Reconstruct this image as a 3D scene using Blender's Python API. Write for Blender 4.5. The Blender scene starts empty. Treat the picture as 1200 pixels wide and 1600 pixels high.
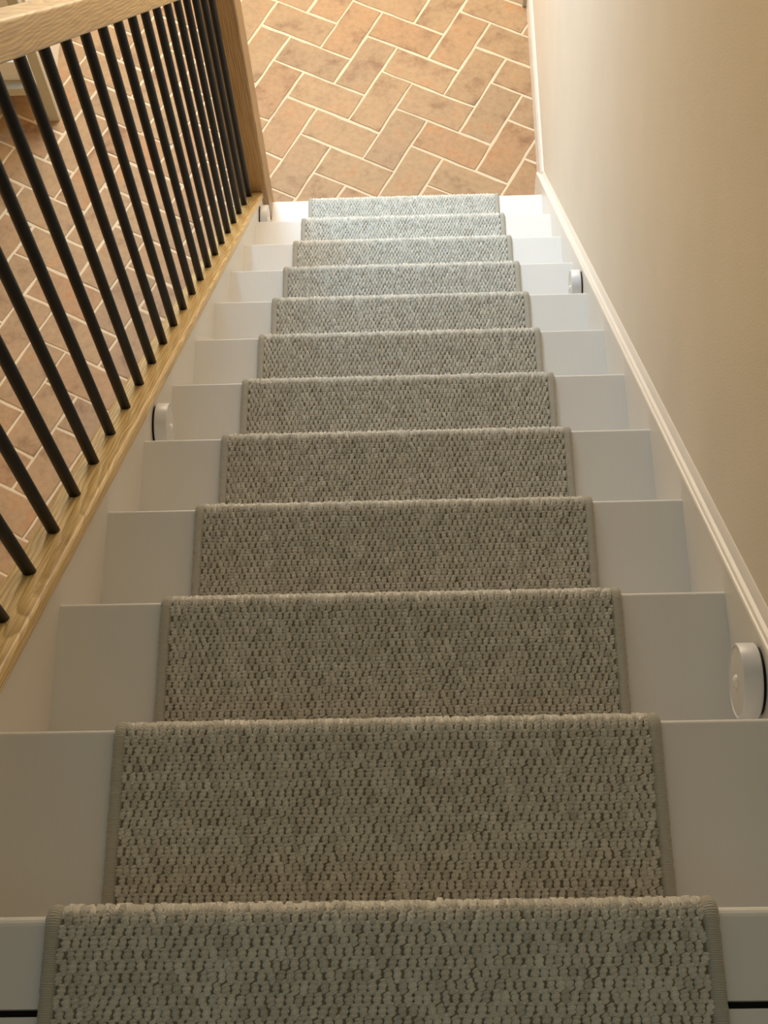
import bpy, bmesh, math, random
import numpy as np
from mathutils import Matrix, Vector

random.seed(7)
rng = np.random.default_rng(7)
S = bpy.context.scene
COL = S.collection

# ------------------------------------------------------------------ camera
CAM = (0.43742766, -0.21487556, 1.21326883)
YAW, PITCH, ROLL = -0.06645796, 1.12946381, -0.08175394
FPX = 2290.9074

def cam_axes():
    cy, sy, cp, sp = math.cos(YAW), math.sin(YAW), math.cos(PITCH), math.sin(PITCH)
    d = Vector((sy*cp, cy*cp, -sp)); r = Vector((cy, -sy, 0)); u = r.cross(d)
    c, s = math.cos(ROLL), math.sin(ROLL)
    return c*r + s*u, -s*r + c*u, d

cd = bpy.data.cameras.new('camera'); cam = bpy.data.objects.new('camera', cd); COL.objects.link(cam)
r_, u_, d_ = cam_axes()
cam.matrix_world = Matrix(((r_.x, u_.x, -d_.x, CAM[0]), (r_.y, u_.y, -d_.y, CAM[1]), (r_.z, u_.z, -d_.z, CAM[2]), (0, 0, 0, 1)))
cd.sensor_fit = 'HORIZONTAL'; cd.sensor_width = 36.0; cd.lens = 36.0*FPX/1200.0
cd.clip_start = 0.02; cd.clip_end = 60
S.camera = cam

# ------------------------------------------------------------------ light and exposure
S.view_settings.view_transform = 'Standard'; S.view_settings.look = 'None'
S.view_settings.gamma = 1.0; S.view_settings.use_curve_mapping = False
S.view_settings.exposure = 0.0
W_ = bpy.data.worlds.new('world'); S.world = W_; W_.use_nodes = True
W_.node_tree.nodes['Background'].inputs[0].default_value = (0.97, 1.0, 0.85, 1)
W_.node_tree.nodes['Background'].inputs[1].default_value = 0.19

def area(name, loc, target, sx, sy, power, col, spread=180):
    l = bpy.data.lights.new(name, 'AREA'); l.shape = 'RECTANGLE'; l.size = sx; l.size_y = sy
    l.energy = power; l.color = col; l.spread = math.radians(spread)
    o = bpy.data.objects.new(name, l); COL.objects.link(o); o.location = loc
    o.rotation_euler = (Vector(target)-Vector(loc)).to_track_quat('-Z', 'Y').to_euler()
    return o
area('hall_high_window_daylight', (0.0, 4.15, -0.12), (0.25, 2.0, -1.9), 1.3, 0.7, 58, (1.0, 0.77, 0.53))
area('front_door_daylight', (0.05, 4.90, -1.35), (0.15, 0.5, -1.0), 1.2, 1.7, 21, (1.0, 0.88, 0.66))
area('hall_side_warm_fill', (-2.35, 1.0, -1.2), (0.8, 0.8, -0.8), 2.8, 1.7, 30, (1.0, 0.56, 0.13))  # unseen warm fill added on the open hall side to light the right wall
area('landing_ceiling_lamp', (0.30, -0.75, 2.2), (0.45, 0.2, 0.0), 0.5, 0.5, 1.0, (0.80, 1.0, 0.84))
area('hall_cool_fill', (-0.30, 3.35, -0.10), (0.35, 2.5, -2.1), 0.6, 0.5, 22, (0.22, 0.62, 1.0), 130)  # unseen cool fill added above the hall to whiten lower treads and wall

# ------------------------------------------------------------------ stair measures
G, H, WD = 0.2169457, 0.2, 0.7867601
SL = H/G
ANG = math.atan(SL)
NST = 11                     # treads below the landing
ZF = -H*(NST+1)              # hall floor
WALLX = 0.808
OVER = 0.020                 # nosing overhang
TT = 0.022                   # tread thickness

# ------------------------------------------------------------------ helpers
def tag(o, label=None, cat=None, group=None, kind=None):
    if label: o['label'] = label
    if cat: o['category'] = cat
    if group: o['group'] = group
    if kind: o['kind'] = kind
    return o
def mobj(name, me, mat=None, parent=None):
    if mat is not None and not me.materials: me.materials.append(mat)
    o = bpy.data.objects.new(name, me); COL.objects.link(o)
    if parent: o.parent = parent
    return o
def from_bm(name, bm, mat=None, parent=None, smooth=False):
    me = bpy.data.meshes.new(name); bm.normal_update(); bm.to_mesh(me); bm.free()
    if smooth:
        for f in me.polygons: f.use_smooth = True
    return mobj(name, me, mat, parent)
def empty(name, loc=(0, 0, 0)):
    o = bpy.data.objects.new(name, None); COL.objects.link(o); o.location = loc; o.empty_display_size = .1
    return o
def add_box(bm, x0, x1, y0, y1, z0, z1):
    v = [bm.verts.new(p) for p in ((x0,y0,z0),(x1,y0,z0),(x1,y1,z0),(x0,y1,z0),(x0,y0,z1),(x1,y0,z1),(x1,y1,z1),(x0,y1,z1))]
    for f in ((0,3,2,1),(4,5,6,7),(0,1,5,4),(1,2,6,5),(2,3,7,6),(3,0,4,7)): bm.faces.new([v[i] for i in f])
    return v
def box(name, x0, x1, y0, y1, z0, z1, mat, parent=None, bevel=0, seg=2):
    bm = bmesh.new(); add_box(bm, x0, x1, y0, y1, z0, z1)
    if bevel: bmesh.ops.bevel(bm, geom=bm.edges[:], offset=bevel, segments=seg, profile=.5, affect='EDGES')
    return from_bm(name, bm, mat, parent)
def prism_x(name, poly, x0, x1, mat, parent=None, bevel=0, seg=2):
    """closed (y, z) polygon extruded along X"""
    bm = bmesh.new()
    a = [bm.verts.new((x0, y, z)) for y, z in poly]; b = [bm.verts.new((x1, y, z)) for y, z in poly]
    n = len(poly)
    bm.faces.new(a); bm.faces.new(b[::-1])
    for i in range(n): bm.faces.new((a[i], b[i], b[(i+1) % n], a[(i+1) % n]))
    bmesh.ops.recalc_face_normals(bm, faces=bm.faces[:])
    if bevel: bmesh.ops.bevel(bm, geom=bm.edges[:], offset=bevel, segments=seg, profile=.5, affect='EDGES')
    return from_bm(name, bm, mat, parent)
def lathe(name, prof, segs, mat, parent=None, axis='z', smooth=True):
    """prof: list of (r, h); closed at ends when r=0"""
    bm = bmesh.new(); rings = []
    for r, h in prof:
        if r < 1e-6: rings.append([bm.verts.new((0, 0, h))])
        else: rings.append([bm.verts.new((r*math.cos(2*math.pi*i/segs), r*math.sin(2*math.pi*i/segs), h)) for i in range(segs)])
    for A, B in zip(rings, rings[1:]):
        for i in range(segs):
            j = (i+1) % segs
            q = [A[i % len(A)], A[j % len(A)], B[j % len(B)], B[i % len(B)]]
            q = list(dict.fromkeys(q))
            if len(q) >= 3: bm.faces.new(q)
    bmesh.ops.recalc_face_normals(bm, faces=bm.faces[:])
    o = from_bm(name, bm, mat, parent)
    if smooth:
        me = o.data
        for f in me.polygons: f.use_smooth = True
        try: me.set_sharp_from_angle(angle=math.radians(35))
        except Exception: pass
    return o

# ------------------------------------------------------------------ materials
def new_mat(name):
    m = bpy.data.materials.new(name); m.use_nodes = True
    nt = m.node_tree; b = nt.nodes['Principled BSDF']
    return m, nt, b
def N(nt, t, **kw):
    n = nt.nodes.new(t)
    for k, v in kw.items():
        if k in n.inputs.keys(): n.inputs[k].default_value = v
        else: setattr(n, k, v)
    return n
def ramp(nt, stops):
    n = nt.nodes.new('ShaderNodeValToRGB'); e = n.color_ramp.elements
    while len(e) < len(stops): e.new(.5)
    for i, (p, c) in enumerate(stops):
        e[i].position = p; e[i].color = (*c, 1)
    return n
def paint(name, col, rough=.45, var=.05, bump=.06, scale=220, stretch=(1, 1, 1)):
    m, nt, b = new_mat(name); L = nt.links.new
    tc = N(nt, 'ShaderNodeTexCoord'); mp = N(nt, 'ShaderNodeMapping'); mp.inputs['Scale'].default_value = stretch
    L(tc.outputs['Object'], mp.inputs['Vector'])
    n1 = N(nt, 'ShaderNodeTexNoise', Scale=6.0, Detail=4.0); L(mp.outputs[0], n1.inputs['Vector'])
    c = ramp(nt, [(.3, tuple(x*(1-var) for x in col)), (.7, col)]); L(n1.outputs['Fac'], c.inputs[0])
    L(c.outputs[0], b.inputs['Base Color']); b.inputs['Roughness'].default_value = rough
    n2 = N(nt, 'ShaderNodeTexNoise', Scale=float(scale), Detail=3.0); L(mp.outputs[0], n2.inputs['Vector'])
    bp = N(nt, 'ShaderNodeBump', Strength=bump, Distance=.002); L(n2.outputs['Fac'], bp.inputs['Height'])
    L(bp.outputs[0], b.inputs['Normal'])
    return m
M = {}
M['tread'] = paint('painted_timber', (.765, .755, .735), .42, .05, .10, 160, (1, .25, 1))
M['trim'] = paint('painted_trim', (.80, .755, .69), .33, .04, .05, 160)
M['wall'] = paint('wall_paint', (.75, .68, .575), .75, .04, .22, 420)
M['white'] = paint('white_paint', (.78, .77, .75), .5, .03, .04)
M['grout'] = paint('grout', (.72, .58, .40), .9, .14, .5, 300)
M['sage'] = paint('sage_paint', (.50, .47, .38), .5, .06, .05)

def oak(name, tilt=2.5, off=(0, .012, .02), light=(.95, .71, .34), dark=(.60, .40, .15), scale=62.0):
    m, nt, b = new_mat(name); L = nt.links.new
    tc = N(nt, 'ShaderNodeTexCoord'); mp = N(nt, 'ShaderNodeMapping')
    mp.inputs['Location'].default_value = off; mp.inputs['Rotation'].default_value = (0, math.radians(tilt), math.radians(tilt*.5))
    L(tc.outputs['Object'], mp.inputs['Vector'])
    # slow wander of the rings along the length
    mw = N(nt, 'ShaderNodeMapping'); mw.inputs['Scale'].default_value = (5, 16, 16); L(tc.outputs['Object'], mw.inputs['Vector'])
    nw = N(nt, 'ShaderNodeTexNoise', Scale=1.0, Detail=2.0); L(mw.outputs[0], nw.inputs['Vector'])
    sub = N(nt, 'ShaderNodeVectorMath', operation='SUBTRACT'); sub.inputs[1].default_value = (.5, .5, .5); L(nw.outputs['Color'], sub.inputs[0])
    sc = N(nt, 'ShaderNodeVectorMath', operation='MULTIPLY'); sc.inputs[1].default_value = (0, .022, .022); L(sub.outputs[0], sc.inputs[0])
    ad = N(nt, 'ShaderNodeVectorMath', operation='ADD'); L(mp.outputs[0], ad.inputs[0]); L(sc.outputs[0], ad.inputs[1])
    w = N(nt, 'ShaderNodeTexWave', wave_type='RINGS', rings_direction='X', wave_profile='SAW', Scale=scale, Distortion=.6, Detail=2.0)
    w.inputs['Detail Scale'].default_value = 3.0
    L(ad.outputs[0], w.inputs['Vector'])
    c1 = ramp(nt, [(0, light), (.55, tuple(.55*a+.45*d for a, d in zip(light, dark))), (.85, dark), (1, light)]); L(w.outputs['Fac'], c1.inputs[0])
    mf = N(nt, 'ShaderNodeMapping'); mf.inputs['Scale'].default_value = (14, 500, 500); L(tc.outputs['Object'], mf.inputs['Vector'])
    nf = N(nt, 'ShaderNodeTexNoise', Scale=1.0, Detail=3.0); L(mf.outputs[0], nf.inputs['Vector'])
    c2 = ramp(nt, [(.35, (.62, .55, .46)), (.6, (1, 1, 1))]); L(nf.outputs['Fac'], c2.inputs[0])
    mx = N(nt, 'ShaderNodeMix', data_type='RGBA', blend_type='MULTIPLY'); mx.inputs[0].default_value = .75
    L(c1.outputs[0], mx.inputs[6]); L(c2.outputs[0], mx.inputs[7]); L(mx.outputs[2], b.inputs['Base Color'])
    b.inputs['Roughness'].default_value = .36
    bp = N(nt, 'ShaderNodeBump', Strength=.2, Distance=.001); L(nf.outputs['Fac'], bp.inputs['Height']); L(bp.outputs[0], b.inputs['Normal'])
    return m
M['oak'] = oak('oak')
M['oak_rail'] = oak('oak_handrail', 3.5, (.3, .02, .03))
M['oak_newel'] = oak('oak_newel', 1.0, (.1, .10, .06), (.46, .29, .135), (.30, .18, .075), 60)

m, nt, b = new_mat('black_metal'); b.inputs['Base Color'].default_value = (.004, .004, .004, 1); b.inputs['Roughness'].default_value = .45; b.inputs['Specular IOR Level'].default_value = .25
b.inputs['Metallic'].default_value = .0; M['black'] = m
m, nt, b = new_mat('dark_gap'); b.inputs['Base Color'].default_value = (.006, .006, .006, 1); b.inputs['Roughness'].default_value = .9; M['dark'] = m
m, nt, b = new_mat('white_plastic'); b.inputs['Base Color'].default_value = (.74, .74, .76, 1); b.inputs['Roughness'].default_value = .35; M['plastic'] = m
m, nt, b = new_mat('frosted_diffuser'); b.inputs['Base Color'].default_value = (.70, .68, .65, 1); b.inputs['Roughness'].default_value = .5
b.inputs['Subsurface Weight'].default_value = .15; b.inputs['Subsurface Radius'].default_value = (.004, .004, .004); M['diffuser'] = m
m, nt, b = new_mat('sensor_lens'); b.inputs['Base Color'].default_value = (.86, .85, .82, 1); b.inputs['Roughness'].default_value = .2; M['lens'] = m

# terracotta
m, nt, b = new_mat('terracotta_tile'); L = nt.links.new
oi = N(nt, 'ShaderNodeObjectInfo'); geo = N(nt, 'ShaderNodeNewGeometry')
at_ = N(nt, 'ShaderNodeAttribute', attribute_name='tile_tone')
sm = N(nt, 'ShaderNodeMath', operation='ADD'); L(oi.outputs['Random'], sm.inputs[0]); L(at_.outputs['Fac'], sm.inputs[1])
fr = N(nt, 'ShaderNodeMath', operation='FRACT'); L(sm.outputs[0], fr.inputs[0])
base = ramp(nt, [(0, (.375, .222, .108)), (.25, (.39, .24, .12)), (.5, (.365, .24, .125)), (.75, (.395, .255, .132)), (1, (.345, .228, .124))]); L(fr.outputs[0], base.inputs[0])
ml = N(nt, 'ShaderNodeMath', operation='MULTIPLY'); ml.inputs[1].default_value = 37.0; L(fr.outputs[0], ml.inputs[0])
cb = N(nt, 'ShaderNodeCombineXYZ'); L(ml.outputs[0], cb.inputs[2])
ad = N(nt, 'ShaderNodeVectorMath', operation='ADD'); L(geo.outputs['Position'], ad.inputs[0]); L(cb.outputs[0], ad.inputs[1])
n1 = N(nt, 'ShaderNodeTexNoise', Scale=11.0, Detail=6.0, Roughness=.62); L(ad.outputs[0], n1.inputs['Vector'])
t1 = ramp(nt, [(.32, (.62, .48, .42)), (.45, (.98, .95, .92)), (.56, (1.06, 1.03, 1.0)), (.68, (1.16, .90, .70))]); L(n1.outputs['Fac'], t1.inputs[0])
mx = N(nt, 'ShaderNodeMix', data_type='RGBA', blend_type='MULTIPLY'); mx.inputs[0].default_value = .80
L(base.outputs[0], mx.inputs[6]); L(t1.outputs[0], mx.inputs[7])
n2 = N(nt, 'ShaderNodeTexNoise', Scale=60.0, Detail=4.0, Roughness=.65); L(ad.outputs[0], n2.inputs['Vector'])
t2 = ramp(nt, [(.35, (.80, .76, .72)), (.6, (1.05, 1.03, 1.0))]); L(n2.outputs['Fac'], t2.inputs[0])
mx2 = N(nt, 'ShaderNodeMix', data_type='RGBA', blend_type='MULTIPLY'); mx2.inputs[0].default_value = .6
L(mx.outputs[2], mx2.inputs[6]); L(t2.outputs[0], mx2.inputs[7]); L(mx2.outputs[2], b.inputs['Base Color'])
b.inputs['Roughness'].default_value = .62
bp = N(nt, 'ShaderNodeBump', Strength=.25, Distance=.002); L(n2.outputs['Fac'], bp.inputs['Height']); L(bp.outputs[0], b.inputs['Normal'])
M['tile'] = m

# carpet loops
m, nt, b = new_mat('loop_pile'); L = nt.links.new
uv = N(nt, 'ShaderNodeUVMap', uv_map='yarn'); kt = N(nt, 'ShaderNodeAttribute', attribute_name='knot_tone')
cr = ramp(nt, [(0, (.60, .57, .495)), (.5, (.76, .725, .635)), (1, (.88, .845, .755))]); L(kt.outputs['Fac'], cr.inputs[0])
L(cr.outputs[0], b.inputs['Base Color']); b.inputs['Roughness'].default_value = .95
b.inputs['Sheen Weight'].default_value = .25; b.inputs['Sheen Roughness'].default_value = .5
wv = N(nt, 'ShaderNodeTexWave', wave_type='BANDS', bands_direction='X', wave_profile='SIN', Scale=1.0, Distortion=.8)
L(uv.outputs[0], wv.inputs['Vector'])
bp = N(nt, 'ShaderNodeBump', Strength=.45, Distance=.0009); L(wv.outputs['Fac'], bp.inputs['Height']); L(bp.outputs[0], b.inputs['Normal'])
M['pile'] = m
m, nt, b = new_mat('carpet_backing'); b.inputs['Base Color'].default_value = (.24, .205, .155, 1); b.inputs['Roughness'].default_value = 1; M['backing'] = m
m, nt, b = new_mat('whipped_edging'); L = nt.links.new
uv = N(nt, 'ShaderNodeUVMap', uv_map='yarn')
wv = N(nt, 'ShaderNodeTexWave', wave_type='BANDS', bands_direction='X', wave_profile='SIN', Scale=1.6, Distortion=4.0, Detail=3.0); L(uv.outputs[0], wv.inputs['Vector'])
cr = ramp(nt, [(0, (.36, .345, .295)), (.6, (.47, .45, .385)), (1, (.53, .505, .435))]); L(wv.outputs['Fac'], cr.inputs[0]); L(cr.outputs[0], b.inputs['Base Color'])
b.inputs['Roughness'].default_value = .9; b.inputs['Sheen Weight'].default_value = .2
bp = N(nt, 'ShaderNodeBump', Strength=.6, Distance=.0008); L(wv.outputs['Fac'], bp.inputs['Height']); L(bp.outputs[0], b.inputs['Normal'])
M['edging'] = m

# ------------------------------------------------------------------ the setting
floor = box('floor', -2.5, 1.08, -1.5, 5.1, ZF-.12, ZF-.0018, M['grout']); tag(floor, kind='structure')
tag(box('wall_right', WALLX, 1.08, -1.5, 5.1, ZF, 2.3, M['wall']), kind='structure')
tag(box('wall_left', -2.5, -.728, 3.05, 4.98, ZF, .25, M['wall']), kind='structure')
tag(box('wall_front', -.728, WALLX, 4.98, 5.1, ZF, .25, M['wall']), kind='structure')

def skirting(name, x_face, x_wall, y0, y1, h, sign):
    t = x_wall-x_face
    prof = [(x_wall, ZF), (x_face, ZF), (x_face, ZF+h*.80), (x_face+.25*t, ZF+h*.86), (x_face+.30*t, ZF+h*.95), (x_face+.7*t, ZF+h), (x_wall, ZF+h)]
    bm = bmesh.new()
    a = [bm.verts.new((x, y0, z)) for x, z in prof]; c = [bm.verts.new((x, y1, z)) for x, z in prof]
    n = len(prof); bm.faces.new(a); bm.faces.new(c[::-1])
    for i in range(n): bm.faces.new((a[i], c[i], c[(i+1) % n], a[(i+1) % n]))
    bmesh.ops.recalc_face_normals(bm, faces=bm.faces[:])
    return tag(from_bm(name, bm, M['trim']), kind='structure')
skirting('baseboard_right', .7985, WALLX, 2.535, 3.285, .112, 1)
skirting('baseboard_left', -.7145, -.728, 3.05, 4.98, .112, -1)
tag(box('trim_1', .785, WALLX, 3.285, 3.36, ZF, -.3, M['sage'], bevel=.003), kind='structure')

# herringbone tiles
TS, TA, TOX, TOY = 0.1107152, 0.4941277, 0.2822015, 3.1861497
TU = Vector((math.cos(TA), -math.sin(TA))); TV = Vector((-math.sin(TA), -math.cos(TA)))
GAP = .0078
def tile_outline(seed):
    r = random.Random(seed); a, c = TS-GAP/2, TS/2-GAP/2
    pts = []
    def run(p, q, n):
        for i in range(n):
            t = i/n; x = p[0]+(q[0]-p[0])*t; y = p[1]+(q[1]-p[1])*t
            j = .0015
            pts.append((x+r.uniform(-j, j), y+r.uniform(-j, j)))
    run((-a, -c), (a, -c), 5); run((a, -c), (a, c), 3); run((a, c), (-a, c), 5); run((-a, c), (-a, -c), 3)
    return pts
def tile_verts(seed):
    o = tile_outline(seed)
    lo = [(x, y, -.008) for x, y in o]; mid = [(x, y, -.0013) for x, y in o]
    top = [(x*(1-.0022/TS), y*(1-.0022/(TS/2)), 0) for x, y in o]
    n = len(o); vs = lo+mid+top; fs = []
    for i in range(n):
        j = (i+1) % n
        fs.append((i, j, n+j, n+i)); fs.append((n+i, n+j, 2*n+j, 2*n+i))
    fs.append(tuple(range(2*n, 3*n)))
    return vs, fs
TILE_MESH = []
for s in range(8):
    vs, fs = tile_verts(s); me = bpy.data.meshes.new('tile'); me.from_pydata(vs, [], fs); me.materials.append(M['tile']); TILE_MESH.append(me)
cells = []
for a in range(-60, 60):
    for b_ in range(-40, 40):
        i, j = a+2*b_, a-2*b_
        cells.append((i+.5, j+1.0, 1)); cells.append((i+2.0, j+.5, 0))
tiles = []
for i, j, vert in cells:
    x = TOX+TS*(i*TU.x+j*TV.x); y = TOY+TS*(i*TU.y+j*TV.y)
    if not (-2.4 < x < .97 and -.3 < y < 5.06): continue
    if x > .03 and y < 2.22: continue                       # under the closed staircase
    if x < -.86 and y > 3.12: continue                      # under the hall wall
    d = max(0, -.95-x)+max(0, y-3.45)+max(0, .55-y)+max(0, x-.86)
    tiles.append((d, x, y, vert))
tiles.sort()
allv, allf, allt = [], [], []
for k, (d, x, y, vert) in enumerate(tiles):
    rz = -TA + (math.pi/2 if vert else 0) + random.choice((0, math.pi)) + random.uniform(-.006, .006)
    loc = Vector((x+random.uniform(-.0008, .0008), y+random.uniform(-.0008, .0008), ZF+random.uniform(-.0008, .0005)))
    if k < 290:
        o = bpy.data.objects.new('tile', TILE_MESH[k % 8]); COL.objects.link(o); o.parent = floor
        o.location = loc; o.rotation_euler = (random.uniform(-.004, .004), random.uniform(-.004, .004), rz)
    else:
        vs, fs = tile_verts(k % 8); mt = Matrix.Translation(loc) @ Matrix.Rotation(rz, 4, 'Z'); b0 = len(allv)
        allv += [tuple(mt @ Vector(v)) for v in vs]; allf += [tuple(b0+i for i in f) for f in fs]; allt += [random.random()]*len(vs)
if allv:
    me = bpy.data.meshes.new('far_tiles'); me.from_pydata(allv, [], allf); me.materials.append(M['tile'])
    me.attributes.new('tile_tone', 'FLOAT', 'POINT').data.foreach_set('value', allt)
    o = mobj('far_tiles', me, None, floor); o['kind'] = 'stuff'

# ------------------------------------------------------------------ staircase
stair = empty('staircase', (0, 0, ZF)); stair.location = (0, 0, 0)
tag(stair, 'straight painted timber staircase descending to the tiled hall', 'staircase')
def tread_poly(y0, y1, z, rad):
    pts = [(y0, z-TT), (y0, z)]
    n = 5
    for i in range(n+1):
        a = math.pi/2*(1-i/n); pts.append((y1-rad+rad*math.cos(a), z-rad+rad*math.sin(a)))
    for i in range(n+1):
        a = -math.pi/2*i/n; pts.append((y1-rad*.8+rad*.8*math.cos(a), z-TT+rad*.8+rad*.8*math.sin(a)))
    return pts
for k in range(1, NST+1):
    prism_x('tread', tread_poly((k-1)*G-OVER-.012, k*G, -k*H, .0045), 0, WD, M['tread'], stair)
for k in range(0, NST+1):
    zb = -(k+1)*H if k < NST else ZF
    box('riser', 0, WD, k*G-OVER-.012, k*G-OVER, zb, -k*H-TT, M['tread'], stair)
prism_x('landing_nosing', tread_poly(-.0735, 0, 0, .009), -.12, WALLX-.001, M['tread'], stair)
# strings: closed timber boards following the pitch
def string_poly(c_top, y0, y1, floor_cut=True):
    c_bot = -.30
    zt = lambda y: c_top-SL*y
    yb = (c_bot-ZF)/SL
    return [(y0, zt(y0)), (y1, zt(y1)), (y1, ZF), (yb, ZF), (y0, c_bot-SL*y0)]
lst = prism_x('string', string_poly(.044, -.05, 2.34), -.045, 0, M['trim'], stair)
spandrel = prism_x('spandrel_light_block', [(-1.39, -.25), (-.06, -.25), (-.05, -.30), (2.30, -.30-SL*2.27), (2.30, ZF), (-1.39, ZF)], -.040, -.015, M['trim'], stair)  # hidden panel under the string, added to stop light leaking through
# wall string with moulded top
y_end = 2.545
def wall_string():
    # (x, c) profile, c = height above the pitch line
    prof = [(WALLX, -.30), (WD, -.30), (WD, .0405), (WD+.0012, .0432), (WD+.0032, .0443), (WD+.0062, .0440), (WD+.0070, .0425), (WD+.0074, .0335), (WD+.0100, .0335), (WD+.0145, .0365), (WD+.0180, .0445), (WD+.0202, .0490), (WALLX, .0492)]
    bm = bmesh.new(); n = len(prof)
    def ring(y): return [bm.verts.new((x, y, max(ZF, c-SL*y))) for x, c in prof]
    ys = [-.05, .6, 1.2, 1.8, 2.2765, y_end]
    R = [ring(y) for y in ys]
    bm.faces.new(R[0]); bm.faces.new(R[-1][::-1])
    for A, B in zip(R, R[1:]):
        for i in range(n): bm.faces.new((A[i], B[i], B[(i+1) % n], A[(i+1) % n]))
    bmesh.ops.recalc_face_normals(bm, faces=bm.faces[:])
    return from_bm('string', bm, M['trim'], stair)
wall_string()
# landing boards behind the nosing, with the dark expansion gap
tag(box('floor_landing', -2.5, WALLX, -1.4, -.0795, -.25, 0, M['tread']), kind='structure')
box('gap_strip', -.12, WALLX-.001, -.0795, -.0735, -.022, -.009, M['dark'], stair)

# ------------------------------------------------------------------ balustrade
bal = empty('balustrade'); tag(bal, 'oak balustrade with slim black metal balusters along the open side of the stairs', 'balustrade')
XB = -.027
def sloped_bar(name, prof, y0, y1, mat, parent):
    """prof: (x, c) closed outline, c measured vertically from the pitch line; local X of the mesh runs down the slope"""
    L0 = (y1-y0)/math.cos(ANG); n = len(prof); bm = bmesh.new(); cs = math.cos(ANG); sn = math.sin(ANG)
    # local frame: x along slope, y across (world x), z normal to slope; ends cut plumb
    def ring(s):
        out = []
        for x, c in prof:
            out.append(bm.verts.new((s - c*sn, -(x-XB), c*cs)))
        return out
    R = [ring(L0*i/12) for i in range(13)]
    bm.faces.new(R[0]); bm.faces.new(R[-1][::-1])
    for A, B in zip(R, R[1:]):
        for i in range(n): bm.faces.new((A[i], B[i], B[(i+1) % n], A[(i+1) % n]))
    bmesh.ops.recalc_face_normals(bm, faces=bm.faces[:])
    o = from_bm(name, bm, mat, parent)
    # axes: local x -> (0, cos, -sin); local y -> (-1, 0, 0); local z -> (0, sin, cos)
    o.matrix_world = Matrix(((0, -1, 0, XB), (cs, 0, sn, y0), (-sn, 0, cs, -SL*y0), (0, 0, 0, 1)))
    for f in o.data.polygons: f.use_smooth = True
    try: o.data.set_sharp_from_angle(angle=math.radians(30))
    except Exception: pass
    return o
def round_rect(x0, x1, c0, c1, r, n=4):
    pts = []
    for cx, cc, a0 in ((x1-r, c1-r, 0), (x0+r, c1-r, 90), (x0+r, c0+r, 180), (x1-r, c0+r, 270)):
        for i in range(n+1):
            a = math.radians(a0+90*i/n); pts.append((cx+r*math.cos(a), cc+r*math.sin(a)))
    return pts
BR0, BR1 = -.053, .0045
base_prof = round_rect(BR0, BR1, .040, .0675, .006)
sloped_bar('base_rail', base_prof, -.05, 2.325, M['oak'], bal)
hand_prof = round_rect(-.063, .0095, .838, .898, .007)
sloped_bar('handrail', hand_prof, -.05, 2.325, M['oak_rail'], bal)
def newel(x, y, z0, z1):
    hw = .045
    bm = bmesh.new(); add_box(bm, z0, z1, -hw, hw, -hw, hw)
    bmesh.ops.bevel(bm, geom=bm.edges[:], offset=.0035, segments=2, profile=.5, affect='EDGES')
    o = from_bm('newel_post', bm, M['oak_newel'], bal)
    # local x up
    o.matrix_world = Matrix(((0, 0, 1, x), (0, 1, 0, y), (1, 0, 0, 0), (0, 0, 0, 1))) if False else Matrix(((0, 0, -1, x), (0, 1, 0, y), (1, 0, 0, 0), (0, 0, 0, 1)))
    c = box('cap', -.054, .054, -.054, .054, 0, .022, M['oak_newel'], o, bevel=.005)
    c.matrix_parent_inverse = Matrix(); c.matrix_local = Matrix(((0, 0, 1, z1), (0, 1, 0, 0), (-1, 0, 0, 0), (0, 0, 0, 1)))
    return o
newel(XB, 2.368, ZF, -1.13)
newel(XB, -.095, -.25, 1.06)
Y0B, SPB, ZB = .4557, .0911833, .0672
bal_me = None
for j in range(-4, 21):
    y = Y0B+j*SPB; zb = ZB-SL*y; zt = .842-SL*y
    hgt = zt-zb+.02
    if bal_me is None:
        o = lathe('baluster', [(0, 0), (.0079, 0), (.0079, hgt), (0, hgt)], 20, M['black'], bal); bal_me = o.data
    else:
        o = bpy.data.objects.new('baluster', bal_me); COL.objects.link(o); o.parent = bal
    o.location = (XB, y, zb-.010)

# ------------------------------------------------------------------ stair runner
run = empty('stair_runner'); tag(run, 'greige chunky loop-pile stair runner with whipped edges down the middle of the stairs', 'carpet runner')
RX0, RX1 = .1215, .6655
BIND = .0135
T0 = .0045                                           # backing thickness
def runner_path():
    P = [(-.62, T0)]
    def arc(cy, cz, r, a0, a1, n=7):
        for i in range(n+1):
            a = math.radians(a0+(a1-a0)*i/n); P.append((cy+r*math.cos(a), cz+r*math.sin(a)))
    for k in range(NST+1):
        z = -k*H; yn = k*G
        rr = .009+T0
        arc(yn-.009, z-.009, rr, 90, 0)
        arc(yn-.009, z-TT+.009-.001, rr, 0, -62, 4)
        yr = yn-OVER+T0
        P.append((yr, z-TT-.016))
        zn = z-H if k < NST else ZF
        if k < NST:
            P.append((yr, zn+T0+.006))
            for i in range(1, 5):
                a = math.radians(180+90*i/4); P.append((yr+.006+.006*math.cos(a), zn+T0+.006+.006*math.sin(a)))
        else:
            P.append((yr, zn+.002))
    return np.array(P)
PATH = runner_path()
seg = np.diff(PATH, axis=0); sl_ = np.hypot(seg[:, 0], seg[:, 1]); keep = np.r_[True, sl_ > 1e-5]; PATH = PATH[keep]
seg = np.diff(PATH, axis=0); sl_ = np.hypot(seg[:, 0], seg[:, 1]); ARC = np.r_[0, np.cumsum(sl_)]
def path_at(s):
    y = np.interp(s, ARC, PATH[:, 0]); z = np.interp(s, ARC, PATH[:, 1])
    e = .003
    dy = np.interp(s+e, ARC, PATH[:, 0])-np.interp(s-e, ARC, PATH[:, 0]); dz = np.interp(s+e, ARC, PATH[:, 1])-np.interp(s-e, ARC, PATH[:, 1])
    l = np.hypot(dy, dz)+1e-9
    return y, z, dy/l, dz/l
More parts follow.
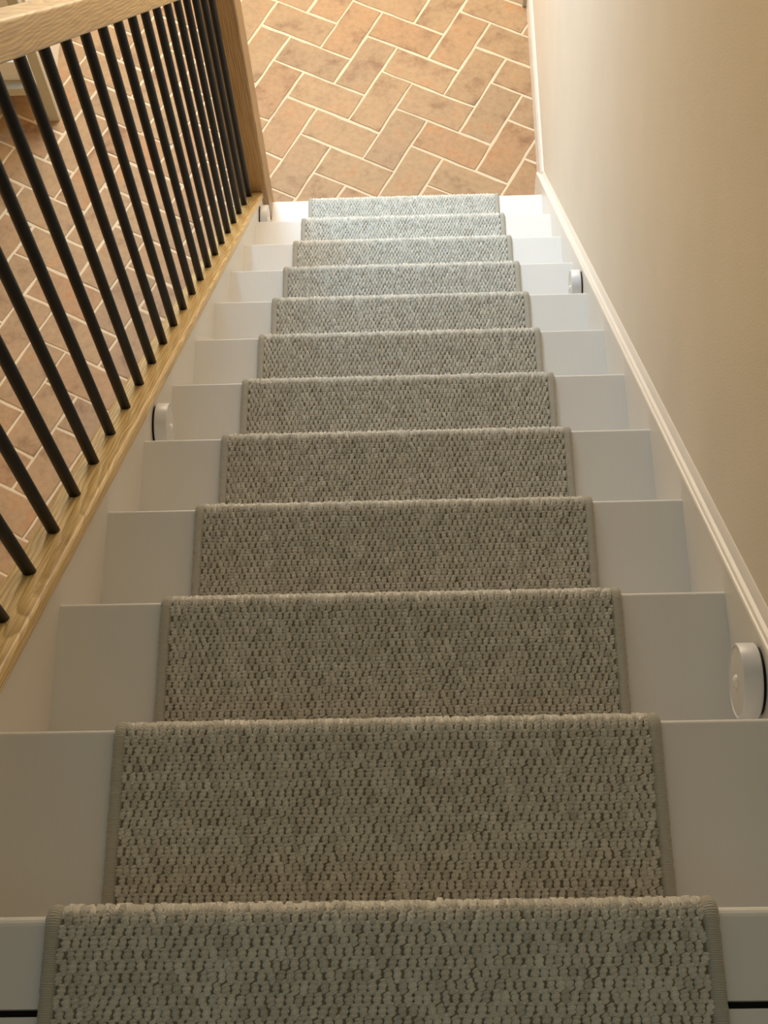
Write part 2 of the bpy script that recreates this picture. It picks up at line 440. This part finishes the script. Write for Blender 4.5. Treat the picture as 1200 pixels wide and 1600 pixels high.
def np_mesh(name, V, F4, mat, parent, uv=None, attr=None, smooth=True):
    me = bpy.data.meshes.new(name); nv, nf, k = len(V), len(F4), F4.shape[1]
    me.vertices.add(nv); me.vertices.foreach_set('co', V.astype(np.float32).ravel())
    me.loops.add(nf*k); me.loops.foreach_set('vertex_index', F4.astype(np.int32).ravel())
    me.polygons.add(nf); me.polygons.foreach_set('loop_start', np.arange(0, nf*k, k, dtype=np.int32))
    me.polygons.foreach_set('use_smooth', np.full(nf, smooth))
    me.update(calc_edges=True)
    if uv is not None:
        l = me.uv_layers.new(name='yarn'); l.data.foreach_set('uv', uv[F4.ravel()].astype(np.float32).ravel())
    if attr is not None:
        a = me.attributes.new(attr[0], 'FLOAT', 'POINT'); a.data.foreach_set('value', attr[1].astype(np.float32))
    return mobj(name, me, mat, parent)
# backing strip (two-sided sheet with thickness)
ss = np.unique(np.r_[ARC, np.arange(0, ARC[-1], .02)])
y, z, ty, tz = path_at(ss); ny, nz = -tz, ty
off = T0-.001
Vb = []
for x in (RX0+.004, RX1-.004):
    Vb.append(np.c_[np.full_like(y, x), y, z]); 
for x in (RX0+.004, RX1-.004):
    Vb.append(np.c_[np.full_like(y, x), y-ny*off, z-nz*off])
n = len(ss); Vb = np.concatenate(Vb); i = np.arange(n-1)
A, B, C_, D = 0, n, 2*n, 3*n
Fb = np.concatenate([np.c_[A+i, A+i+1, B+i+1, B+i], np.c_[C_+i, D+i, D+i+1, C_+i+1], np.c_[A+i, C_+i, C_+i+1, A+i+1], np.c_[B+i, B+i+1, D+i+1, D+i]])
np_mesh('backing', Vb, Fb, M['backing'], run, smooth=False)
# loops
CP, RP = .00775, .0091
cols = int((RX1-RX0-2*BIND+.007)/CP); x_first = (RX0+RX1)/2-CP*(cols-1)/2
rows = int(ARC[-1]/RP)
ci, ri = np.meshgrid(np.arange(cols), np.arange(rows), indexing='ij'); ci = ci.ravel(); ri = ri.ravel()
sK = (ri+.5)*RP + rng.normal(0, .0005, ci.size)
xK = x_first+(ci+.5*(ri % 2)-.25)*CP + .0006*np.sin(ri*.21+ci*.9) + rng.normal(0, .0003, ci.size)
yK, zK, tyK, tzK = path_at(sK)
hK = .0052*(1+rng.normal(0, .10, ci.size)); lK = .0061*(1+rng.normal(0, .07, ci.size)); wK = .0042*(1+rng.normal(0, .07, ci.size))
twist = rng.normal(0, .13, ci.size)
lean = rng.normal(0, .0009, ci.size)
ST = [(-1.0, .45, -.25), (-.68, .94, .84), (-.36, .80, .42), (0.0, 1.0, 1.0), (.36, .80, .42), (.68, .94, .84), (1.0, .45, -.25)]
tv = []
for u, wf, hf in ST:
    for v, hh in ((-1.0, -.35), (-.55, hf), (.55, hf*.96), (1.0, -.35)):
        tv.append((u+.10*v, v*wf, hh))
tv = np.array(tv); tri = []
for a in range(len(ST)-1):
    for q in range(3):
        p0, p1, p2, p3 = a*4+q, a*4+q+1, (a+1)*4+q+1, (a+1)*4+q
        tri += [(p0, p3, p2), (p0, p2, p1)]
tri = np.array(tri)[:, ::-1]
K = ci.size; NV = len(tv)
lu = tv[None, :, 0]*lK[:, None]; lv = tv[None, :, 1]*wK[:, None]; lw = tv[None, :, 2]*hK[:, None]
c_, s_ = np.cos(twist)[:, None], np.sin(twist)[:, None]
a_ = lu*c_-lv*s_; b2 = lu*s_+lv*c_ + lean[:, None]*tv[None, :, 2]
nyK, nzK = -tzK, tyK
X = xK[:, None]+b2; Y = yK[:, None]+a_*tyK[:, None]+lw*nyK[:, None]; Z = zK[:, None]+a_*tzK[:, None]+lw*nzK[:, None]
V = np.stack([X, Y, Z], -1).reshape(-1, 3)
F = (tri[None]+(np.arange(K)*NV)[:, None, None]).reshape(-1, 3)
dirs = rng.normal(.2, .25, K)[:, None]
uvK = np.stack([(tv[None, :, 0]*1.0+tv[None, :, 1]*dirs)*1.4+rng.random(K)[:, None]*5, np.broadcast_to(tv[None, :, 1], (K, NV))*.1+rng.random(K)[:, None]*9], -1).reshape(-1, 2)
tone = np.repeat(np.clip(rng.normal(.5, .2, K), 0, 1), NV)
pile = np_mesh('loop_pile', V, F, M['pile'], run, uv=uvK, attr=('knot_tone', tone)); pile['kind'] = 'stuff'
# whipped edgings: half-round beads along both edges
ss = np.arange(0, ARC[-1], .004); y, z, ty, tz = path_at(ss); ny, nz = -tz, ty
for side in (0, 1):
    xc = RX0+BIND/2 if side == 0 else RX1-BIND/2
    pr = []
    for i in range(9):
        a = math.pi*i/8; pr.append((math.cos(a)*BIND/2, max(0, math.sin(a))**.7*.0082-.0035))
    m_ = len(pr); rings = []
    wob = 1+.04*np.sin(ss*900)+rng.normal(0, .03, len(ss))
    for dx, h in pr:
        rings.append(np.stack([xc+dx*wob, y+ny*(h+.0005), z+nz*(h+.0005)], -1))
    Vv = np.stack(rings, 1).reshape(-1, 3); n = len(ss)
    Ff = []
    ii = np.arange(n-1)
    for q in range(m_-1):
        Ff.append(np.c_[ii*m_+q, ii*m_+q+1, (ii+1)*m_+q+1, (ii+1)*m_+q])
    Ff = np.concatenate(Ff); 
    if side == 0 or True: Ff = Ff[:, ::-1]
    uve = np.stack([np.repeat(ss*110, m_), np.tile(np.arange(m_)*.12, n)], -1)
    np_mesh('edge_binding', Vv, Ff, M['edging'], run, uv=uve)

# ------------------------------------------------------------------ motion lights
def puck(label, side, y, z):
    """side +1: stuck to the wall string facing -X, -1: to the baluster string facing +X"""
    x = WD if side > 0 else 0.0
    t = empty('motion_light', (x, y, z)); tag(t, label, 'night light', 'battery motion lights on the stair strings')
    R = .0405
    def put(o):
        o.matrix_local = Matrix.Rotation(-side*math.pi/2, 4, 'Y') ; return o
    put(lathe('mounting_plate', [(0, 0), (.036, 0), (.036, .0035), (0, .0035)], 40, M['dark'], t))
    put(lathe('body', [(0, .0035), (R-.0015, .0035), (R, .005), (R, .0225), (R-.0008, .0238), (R-.0020, .0240), (R-.0030, .0236), (R-.0033, .0230), (0, .0230)], 56, M['plastic'], t))
    d = put(lathe('diffuser', [(R-.0034, .0229), (R-.005, .0233), (R*.5, .0236), (0, .0237)], 56, M['diffuser'], t))
    put(lathe('sensor_dome', [(.0075, .0232), (.0072, .0243), (.0055, .0262), (.003, .0273), (0, .0277)], 24, M['lens'], t))
    # charging socket in the rim, low on the uphill side
    a = math.radians(222)
    s = box('charging_socket', -.0012, .0012, -.0022, .0022, -.0006, .0006, M['dark'], t, bevel=.0005, seg=2)
    s.matrix_local = Matrix.Translation((-side*.0105, math.cos(a)*R, math.sin(a)*R)) @ Matrix.Rotation(a-math.pi/2, 4, 'X') @ Matrix.Rotation(0, 4, 'Z')
    return t
for k, side, lab in ((1, 1, 'white round motion light on the wall-side string, the one nearer the upstairs landing'),
                     (4, -1, 'white round motion light on the baluster-side string, halfway down the stairs'),
                     (7, 1, 'white round motion light on the wall-side string, the one nearer the tiled floor'),
                     (10, -1, 'white round motion light tucked beside the oak newel post')):
    puck(lab, side, k*G+.066, -k*H-.083)

# ------------------------------------------------------------------ hall furniture, glimpsed through the balusters
tb = empty('console_table', (-1.0, 2.95, ZF)); tag(tb, 'grey-green painted console table on square legs against the hall wall', 'table')
def tbox(name, x0, x1, y0, y1, z0, z1, mat=M['sage'], bev=.002, par=tb):
    o = box(name, x0, x1, y0, y1, z0, z1, mat, par, bevel=bev, seg=1); o.matrix_parent_inverse = par.matrix_world.inverted() if False else Matrix.Translation(-Vector(par.location)); return o
for lx in (-1.34, -.718):
    tbox('leg', lx, lx+.032, 2.872, 2.904, ZF, ZF+.74)
tbox('shelf', -1.345, -.70, 2.876, 3.045, ZF+.116, ZF+.150)
tbox('table_top', -1.37, -.66, 2.85, 3.05, ZF+.74, ZF+.765)
tbox('apron', -1.31, -.72, 2.878, 2.896, ZF+.66, ZF+.74)
sb = empty('storage_box', (-1.03, 2.96, ZF+.15)); tag(sb, 'open white storage box on the lower shelf of the console table', 'box')
z0 = ZF+.1505
tbox('front_panel', -1.30, -.735, 2.908, 2.920, z0, z0+.078, M['white'], .0015, sb)
tbox('rim', -1.30, -.735, 2.9045, 2.9085, z0+.012, z0+.020, M['white'], .001, sb)
tbox('back_panel', -1.30, -.735, 3.028, 3.040, z0, z0+.078, M['white'], .0015, sb)
tbox('side_panel', -1.30, -1.288, 2.920, 3.028, z0, z0+.078, M['white'], .0015, sb)
tbox('side_panel', -.747, -.735, 2.920, 3.028, z0, z0+.078, M['white'], .0015, sb)
tbox('bottom_panel', -1.288, -.747, 2.920, 3.028, z0, z0+.010, M['white'], .0015, sb)
